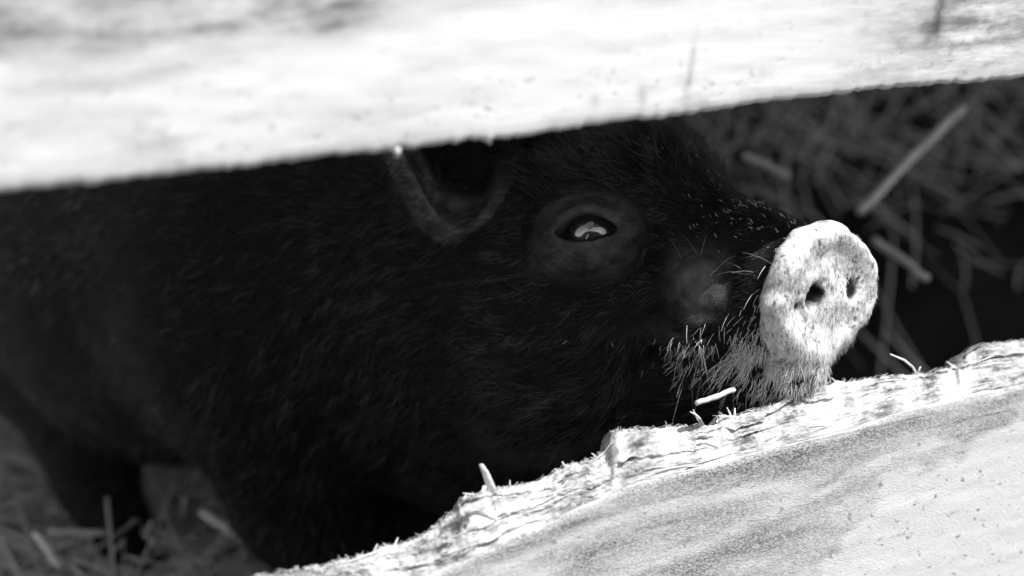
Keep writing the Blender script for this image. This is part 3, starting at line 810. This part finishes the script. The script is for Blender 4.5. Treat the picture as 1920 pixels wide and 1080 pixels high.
bare_and_lit = np.maximum(bare_and_lit, (0.75 + 0.6 * fbm(PV[:, 0] * 1.8, PV[:, 1] * 1.8, PV[:, 2] * 1.8 + 9, 3)) * np.exp(-((PV[:, 0] + 4.3) / 1.3) ** 4 - ((PV[:, 2] - 0.2) / 1.5) ** 4) * (PV[:, 1] > 0))
bare_and_lit = np.maximum(bare_and_lit, 0.3 * np.exp(-((PV[:, 0] + 5.6) / 1.0) ** 2 - ((PV[:, 2] + 1.9) / 0.6) ** 2) * (PV[:, 1] > 0))
ec = np.array([-15.6, 5.8, 6.6]); ef = frame((-0.28, 0.30, 0.91), (0.70, 0.62, 0.05)); er = PV - ec
bare_hair = bare_and_lit.copy() * np.where((np.abs(o3) < 2.6) & (np.abs(o2) < 2.6) & (o1 > -2), np.exp(-(o3 / 1.75) ** 4 - (o2 / 1.35) ** 4), 1.0)
ee = np.sqrt(((er @ ef[0]) / 5.6) ** 2 + ((er @ ef[1]) / 2.3) ** 2 + ((er @ ef[2]) / 3.3) ** 2)
bare_and_lit = np.maximum(bare_and_lit, 1.0 * sstep(-2.2, 0.8, (er @ ef[2]) * (1 if (ef[2][0] < 0) else -1)) * (ee < 1.06) * sstep(0.45, 0.6, ee) * sstep(-5.0, -3.5, er @ ef[0]))  # light on the ear rim and inner wall, put into the skin colour
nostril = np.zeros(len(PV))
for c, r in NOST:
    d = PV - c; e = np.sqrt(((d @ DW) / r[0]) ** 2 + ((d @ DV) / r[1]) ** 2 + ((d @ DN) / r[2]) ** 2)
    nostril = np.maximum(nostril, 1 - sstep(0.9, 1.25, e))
PIG = empty('pig', to_world(ground_drop(SHO, 0.0)))
tag(PIG, 'black bristly pig with pale dusty snout peering between the two fence boards', 'pig')
PW = to_world(PV)
mesh_obj('body', PW, PF, M_SKIN, PIG, attrs={'pale': pale, 'bare_and_lit': bare_and_lit, 'nostril': nostril})
# eye balls
for s in (1, -1):
    c, out = eye(s)
    f1, f2, f3 = frame(out, (0, 0, 1)); f3 = f3 if f3[0] > 0 else -f3
    look = f1 * 0.95 + f3 * 0.22 + f2 * 0.10; look /= np.linalg.norm(look)
    nu, nv = 28, 40; V = []; ir = []
    a1, a2, a3 = frame(look, (0, 0, 1))
    for i in range(nu + 1):
        ph = math.pi * i / nu
        for j in range(nv):
            t = 2 * math.pi * j / nv
            r = 1.22 + 0.20 * math.exp(-(ph / 0.30) ** 2)
            V.append(c + r * (a1 * math.cos(ph) + math.sin(ph) * (a2 * math.cos(t) + a3 * math.sin(t)))); ir.append(min(ph / 1.05, 1))
    Fc = np.array([(i * nv + j, i * nv + (j + 1) % nv, (i + 1) * nv + (j + 1) % nv, (i + 1) * nv + j) for i in range(nu) for j in range(nv)])
    mesh_obj('eye', to_world(np.array(V)), Fc[:, ::-1].copy(), M_EYE, PIG, attrs={'iris': ir})

# ---- coat
def add_curves(name, pts, radii, mat, sheen_tone=None):
    """pts (n, k, 3) world, radii (n, k)"""
    n, k, _ = pts.shape
    cu = bpy.data.hair_curves.new(name)
    cu.add_curves([k] * n)
    org = np.array(parent_origin(PIG))
    cu.attributes['position'].data.foreach_set('vector', (pts - org).astype(np.float32).ravel())
    a = cu.attributes.get('radius') or cu.attributes.new('radius', 'FLOAT', 'POINT')
    a.data.foreach_set('value', radii.astype(np.float32).ravel())
    if sheen_tone is not None:
        da = cu.attributes.new('sheen_tone', 'FLOAT', 'CURVE'); da.data.foreach_set('value', sheen_tone.astype(np.float32))
    cu.materials.append(mat)
    o = bpy.data.objects.new(name, cu); COL.objects.link(o); o.parent = PIG; o['kind'] = 'stuff'
    return o
tri = np.concatenate([PF[:, [0, 1, 2]], PF[:, [0, 2, 3]]])
tc = PV[tri].mean(1)
ar = 0.5 * np.linalg.norm(np.cross(PV[tri[:, 1]] - PV[tri[:, 0]], PV[tri[:, 2]] - PV[tri[:, 0]]), axis=1)
tn = PN[tri].mean(1)
vis = (to_world(tc) - CAM); facing = -(tn[:, 0] * (vis @ HA) + tn[:, 1] * (vis @ HN) + tn[:, 2] * (vis @ HU)) / np.linalg.norm(vis, axis=1)
dens = np.where(facing > -0.35, 52.0, 8.0) * (0.55 + 0.9 * sstep(-26, -10, tc[:, 0]))
tb, tp, tns = bare_hair[tri].mean(1), pale[tri].mean(1), nostril[tri].mean(1)
dens = dens * (1 - 0.93 * np.clip(tb * 1.3, 0, 1)) * (1 - tns)
on_disc = (np.sqrt((disc_coords(*tc.T)[0] / 1.08) ** 2 + disc_coords(*tc.T)[1] ** 2) < 3.45) & (disc_coords(*tc.T)[2] > -0.8) & (disc_coords(*tc.T)[1] > -2.75)
dens_b = np.where(on_disc, 0, dens)
def sample(dn_):
    wgt = dn_ * ar; n = rng.poisson(wgt.sum()); i = rng.choice(len(wgt), n, p=wgt / wgt.sum())
    r1, r2 = np.sqrt(rng.random(n)), rng.random(n)
    b = np.stack([1 - r1, r1 * (1 - r2), r1 * r2], -1)
    return (PV[tri[i]] * b[..., None]).sum(1), (PN[tri[i]] * b[..., None]).sum(1), i
def grow(p, nrm, length, lift, flow, k=5, droop=0.12, wild=0.25):
    """hairs from roots p that lie along flow, lifting off by lift"""
    n = len(p)
    nrm = nrm / np.linalg.norm(nrm, axis=1)[:, None]
    f = flow - nrm * (flow * nrm).sum(1)[:, None]; f /= (np.linalg.norm(f, axis=1)[:, None] + 1e-6)
    side = np.cross(nrm, f)
    ang = fbm(p[:, 0] * 0.55, p[:, 1] * 0.55, p[:, 2] * 0.55, 2) * 0.9 + fbm(p[:, 0] * 2.2, p[:, 1] * 2.2, p[:, 2] * 2.2 + 40, 2) * 0.9 + rng.normal(0, wild, n)
    f = f * np.cos(ang)[:, None] + side * np.sin(ang)[:, None]
    lf = np.clip(lift + fbm(p[:, 0] * 1.7, p[:, 1] * 1.7, p[:, 2] * 1.7 + 80, 2) * 0.6 + rng.normal(0, 0.10, n), 0.03, 1.3)
    t = np.linspace(0, 1, k)
    curl = rng.normal(0, 0.10, n)
    out = p[:, None, :] - nrm[:, None, :] * 0.03 + (length[:, None, None] * (f[:, None, :] * t[None, :, None] + nrm[:, None, :] * (lf[:, None] * np.sin(t * 1.35)[None, :])[..., None]
            + side[:, None, :] * (curl[:, None] * t[None, :] ** 2)[..., None])) - ZW * (droop * length[:, None] * t[None, :] ** 2)[..., None]
    return out
def coat():
    p, n, i = sample(dens_b)
    hd = sstep(-20, -13, p[:, 0])
    bodyflow = (HIP - SHO) / np.linalg.norm(HIP - SHO) + dn * 0.75
    faceflow = np.array([-1.0, 0.1, -0.15])
    brow = np.exp(-((p[:, 0] + 9) / 4) ** 2) * sstep(3.0, 5.5, p[:, 2])
    flow = bodyflow[None, :] * (1 - hd)[:, None] + faceflow[None, :] * hd[:, None]
    flow = flow * (1 - 0.8 * brow)[:, None] + np.array([-0.55, 0.0, 1.0]) * (0.8 * brow)[:, None]
    low = sstep(-1.0, -4.5, p[:, 2]) if False else 1 - sstep(-5.0, -1.5, p[:, 2])
    ln = (0.80 * (1 - hd) + hd * (0.40 + 0.30 * sstep(-3, -12, p[:, 0]) + 0.5 * brow + 0.35 * low)) * rng.uniform(0.6, 1.3, len(p))
    if True:
        ln = np.where(p[:, 0] > -4.5, np.minimum(ln, 0.55), ln)
    pts = to_world(grow(p, n, ln, 0.22, flow))
    r = np.linspace(1, 0.25, 5)[None, :] * (0.00007 + 0.00004 * (1 - hd))[:, None]
    print('coat hairs', len(p))
    fn = flow / np.linalg.norm(flow, axis=1)[:, None]
    ps = p - 0.82 * fn * (p * fn).sum(1)[:, None]            # noise drawn out along the lie of the coat
    sheen_tone = 0.40 + 0.35 * fbm(p[:, 0] * 0.3, p[:, 1] * 0.3, p[:, 2] * 0.3 + 5, 2) + 0.75 * fbm(ps[:, 0] * 3.6, ps[:, 1] * 3.6, ps[:, 2] * 3.6 + 25, 3) + rng.normal(0, 0.20, len(p))  # paler streaks paint sheen into the hairs
    sheen_tone = sheen_tone + 0.22 * brow + 0.12 * np.exp(-((p[:, 0] + 12) / 4) ** 2 - ((p[:, 2] + 1.5) / 3) ** 2)  # brow and cheek paler still, their sheen is in the colour
    add_curves('coat', pts, r, M_HAIR, np.clip(sheen_tone, 0, 1))
coat()
def dusty():
    # short pale hairs over the disc and chin, and a scatter of dusty ones on the bridge of the snout
    dchin = np.exp(-((tc[:, 0] + 1.2) / 2.0) ** 2 - ((tc[:, 2] + 3.0) / 1.1) ** 2) * 1.6 + 0.35 * np.exp(-((tc[:, 0] + 4.0) / 1.8) ** 2 - ((tc[:, 2] + 3.0) / 0.8) ** 2)
    d = np.where(on_disc, 110 * (1 - tns), 0) + 150 * dchin * (~on_disc) * (rng.random(len(tc)) < 2)
    bridge = np.exp(-((tc[:, 0] + 2.9) / 1.3) ** 2) * sstep(1.7, 2.7, tc[:, 2]) * 26 + np.exp(-((tc[:, 0] + 6.8) / 1.8) ** 2) * (tc[:, 2] > 3.8) * (tc[:, 1] < 0.5) * 6.0
    d = d + bridge + 30 * np.exp(-((tc[:, 0] + 0.9) / 0.55) ** 2) * (~on_disc) + 0.10 * (tc[:, 0] > -12) * (~on_disc)
    p, n, i = sample(d)
    keep = (on_disc[i]) | (fbm(p[:, 0] * 2.5, p[:, 1] * 2.5, p[:, 2] * 2.5, 2) > -0.08)
    p, n, i = p[keep], n[keep], i[keep]
    od = on_disc[i]
    flow = np.where(od[:, None], -DV[None, :] + 0.15 * DW[None, :], np.array([-0.35, 0.0, -1.0])[None, :])
    up = (p[:, 2] > 1.2) & ~od
    flow = np.where(up[:, None], np.array([-0.8, 0, 0.6])[None, :], flow)
    rimlow = od & (disc_coords(*p.T)[1] < -1.5)
    ln = np.where(rimlow, 0.42, np.where(od, 0.15, np.where(up, 0.18, np.where(p[:, 0] < -6, 0.2, 0.46)))) * rng.uniform(0.5, 1.5, len(p))
    pts = to_world(grow(p, n, ln, np.where(od, 0.25, 0.45), flow, 4, 0.15, 0.3))
    r = np.linspace(1, 0.35, 4)[None, :] * np.where(od, 0.00005, 0.00012)[:, None]
    print('dusty hairs', len(p))
    add_curves('dusty_bristles', pts, r, M_PALEHAIR)
dusty()
def disc_hairs():
    p, n, i = sample(np.where(on_disc, 12.0 * (1 - tns), 0))
    flow = np.tile(-DV + 0.1 * DW, (len(p), 1))
    pts = to_world(grow(p, n, rng.uniform(0.12, 0.34, len(p)), 0.2, flow, 4, 0.1, 0.2))
    add_curves('snout_hairs', pts, np.linspace(1, 0.4, 4)[None, :] * np.full((len(p), 1), 0.00008), M_DARKHAIR)
disc_hairs()
def whiskers():
    pts = []; rad = []
    for k in range(46):
        a = rng.uniform(-5.5, -1.0); s = rng.choice([1, 1, 1, -1])
        z = rng.uniform(-4.3, -2.6) if k < 34 else rng.uniform(0.5, 2.0)
        j = np.argmin(np.linalg.norm(PV - np.array([a, 3.2 * s, z]), axis=1))
        b, n = PV[j], PN[j]
        d = n * 0.8 + np.array([rng.uniform(-0.4, 0.4), 0, -0.9 if z < 0 else 0.2]) + rng.normal(0, 0.2, 3)
        d /= np.linalg.norm(d); ln = rng.uniform(0.8, 1.9); t = np.linspace(0, 1, 5)
        pts.append(b + d * (ln * t)[:, None] + dn * (0.25 * ln * t ** 2)[:, None]); rad.append(np.linspace(0.00010, 0.00003, 5))
    add_curves('whiskers', to_world(np.array(pts)), np.array(rad), mat_hair('whisker', 0.25, 0.35))
whiskers()

# ------------------------------------------------------------------ straw
def heap(x, y):
    """height of the straw bedding behind the fence"""
    x, y = np.asarray(x, float), np.asarray(y, float)
    h = 0.012 + 0.46 * sstep(0.34, 1.0, y + 0.10 * (x - 0.6)) * sstep(0.20, 0.55, x + 0.1 * (y - 0.8))
    h = h + 0.24 * sstep(0.60, 1.1, y) * (1 - sstep(-0.10, 0.5, x)) + 0.05 * fbm(x * 6, y * 6, 2.0, 3) * sstep(0.15, 0.4, y)
    return h
hx = np.linspace(-1.55, 2.35, 157); hy = np.linspace(0.06, 1.68, 66)
HX, HY = np.meshgrid(hx, hy, indexing='ij'); HZ = heap(HX, HY) - 0.02 + fbm(HX * 40, HY * 40, 1, 3) * 0.012
idx = np.arange(HX.size).reshape(HX.shape)
hfc = np.stack([idx[:-1, :-1], idx[1:, :-1], idx[1:, 1:], idx[:-1, 1:]], -1).reshape(-1, 4)
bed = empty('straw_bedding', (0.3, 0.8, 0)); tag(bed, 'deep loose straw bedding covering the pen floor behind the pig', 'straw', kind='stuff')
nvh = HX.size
mesh_obj('bed', np.stack([HX, HY, HZ], -1).reshape(-1, 3), hfc, M_GROUND, bed)['kind'] = 'stuff'  # near-black bank, shade of the gap put into its colour
def stalk_arrays(n, rs):
    """many bent four-sided stalks in one mesh"""
    near = rs.random(n) < 0.45
    x = np.where(near, rs.uniform(-0.25, 0.42, n), rs.uniform(-0.9, 1.5, n)); y = np.where(near, rs.uniform(0.3, 1.35, n), 0.10 + 1.4 * rs.random(n) ** 1.1)
    z = heap(x, y) + rs.uniform(-0.012, 0.02, n)
    ok = (z > 0.17 + 0.04 * rs.normal(0, 1, n)) | (x < 0.30) | (rs.random(n) < 0.04)  # low slope left without straw so the shade-dark bank shows
    x, y, z = x[ok], y[ok], z[ok]; n = len(x)
    ln = rs.uniform(0.03, 0.16, n); az = rs.uniform(0, 2 * np.pi, n)
    e = 0.03; gx = (heap(x + e, y) - heap(x - e, y)) / (2 * e); gy = (heap(x, y + e) - heap(x, y - e)) / (2 * e)
    d = np.stack([np.cos(az), np.sin(az), gx * np.cos(az) + gy * np.sin(az) + rs.normal(0, 0.32, n)], -1); d /= np.linalg.norm(d, axis=1)[:, None]
    bend = rs.normal(0, 0.28, (n, 3)); r = rs.uniform(0.0005, 0.0015, n) * np.where(rs.random(n) < 0.1, 1.4, 0.9)
    t = np.linspace(-0.5, 0.5, 4)
    ctr = np.stack([x, y, z], -1)[:, None, :] + d[:, None, :] * (ln[:, None] * t[None, :])[..., None] + bend[:, None, :] * (ln[:, None] * (t[None, :] ** 2))[..., None]
    ref = np.array([0.2, 0.1, 0.97]); a = np.cross(d, ref); a /= np.linalg.norm(a, axis=1)[:, None]; b = np.cross(d, a)
    V = np.empty((n, 4, 4, 3))
    fl = rs.uniform(0.35, 1.0, n)
    for j in range(4):
        an = np.pi / 2 * j
        V[:, :, j, :] = ctr + r[:, None, None] * (a[:, None, :] * math.cos(an) + b[:, None, :] * (math.sin(an) * fl)[:, None, None])
    base = (np.arange(n) * 16)[:, None, None]
    q = np.array([[i * 4 + j, i * 4 + (j + 1) % 4, (i + 1) * 4 + (j + 1) % 4, (i + 1) * 4 + j] for i in range(3) for j in range(4)] + [[3, 2, 1, 0], [12, 13, 14, 15]])
    return V.reshape(-1, 3), (q[None] + base).reshape(-1, 4), np.repeat(rs.random(n) ** 0.8, 16)
sv, sf, stn = stalk_arrays(44000, rng)
mesh_obj('loose_straw', sv, sf, M_STRAW, bed, False, attrs={'tone': stn})['kind'] = 'stuff'
def stalk(pts, r, label, tone=0.95, hollow=True):
    P = np.array([at(np.array(float(a)), np.array(float(b)), np.array(float(c))) for a, b, c in pts])
    o = empty('straw_stalk', P[0])
    # finer path with slight kinks at the nodes
    t = np.linspace(0, 1, 9); Q = np.stack([np.interp(t, np.linspace(0, 1, len(P)), P[:, d]) for d in range(3)], -1)
    Q[1:-1] += rng.normal(0, r * 0.12, (7, 3))
    rr = np.full(9, r); rr[4] *= 1.12
    V, Fc = tube(Q, rr, 8, True, 0.85)
    me = mesh_obj('stem', V, Fc, M_STRAW, o, True, attrs={'tone': np.full(len(V), tone)})
    tag(o, label, 'straw', 'single straw stalks')
    return o
stalk([(1612, 398, 0.90), (1715, 290, 0.94), (1806, 204, 0.98)], 0.0032, 'long pale straw stalk slanting across the dark straw above the snout', 1.0)
stalk([(1395, 290, 0.95), (1478, 330, 0.93)], 0.003, 'short blurred straw stalk lying left of the long slanting stalk', 0.8)
stalk([(1640, 450, 0.92), (1738, 522, 0.88)], 0.003, 'blunt straw stalk pointing down to the right beside the snout', 0.9)
stalk([(1306, 756, 0.562), (1376, 731, 0.572)], 0.0012, 'short bright straw bit caught under the chin of the pig', 1.0)
stalk([(66, 1000, 0.84), (112, 1062, 0.82)], 0.0024, 'short straw stalk in the bottom left corner', 0.9)
stalk([(380, 960, 0.86), (488, 1030, 0.83)], 0.0038, 'thick straw stalk beside the front leg of the pig', 0.6)
stalk([(90, 996, 0.86), (200, 1000, 0.87)], 0.0022, 'thin level straw stalk across the foot of the hind leg', 0.5)
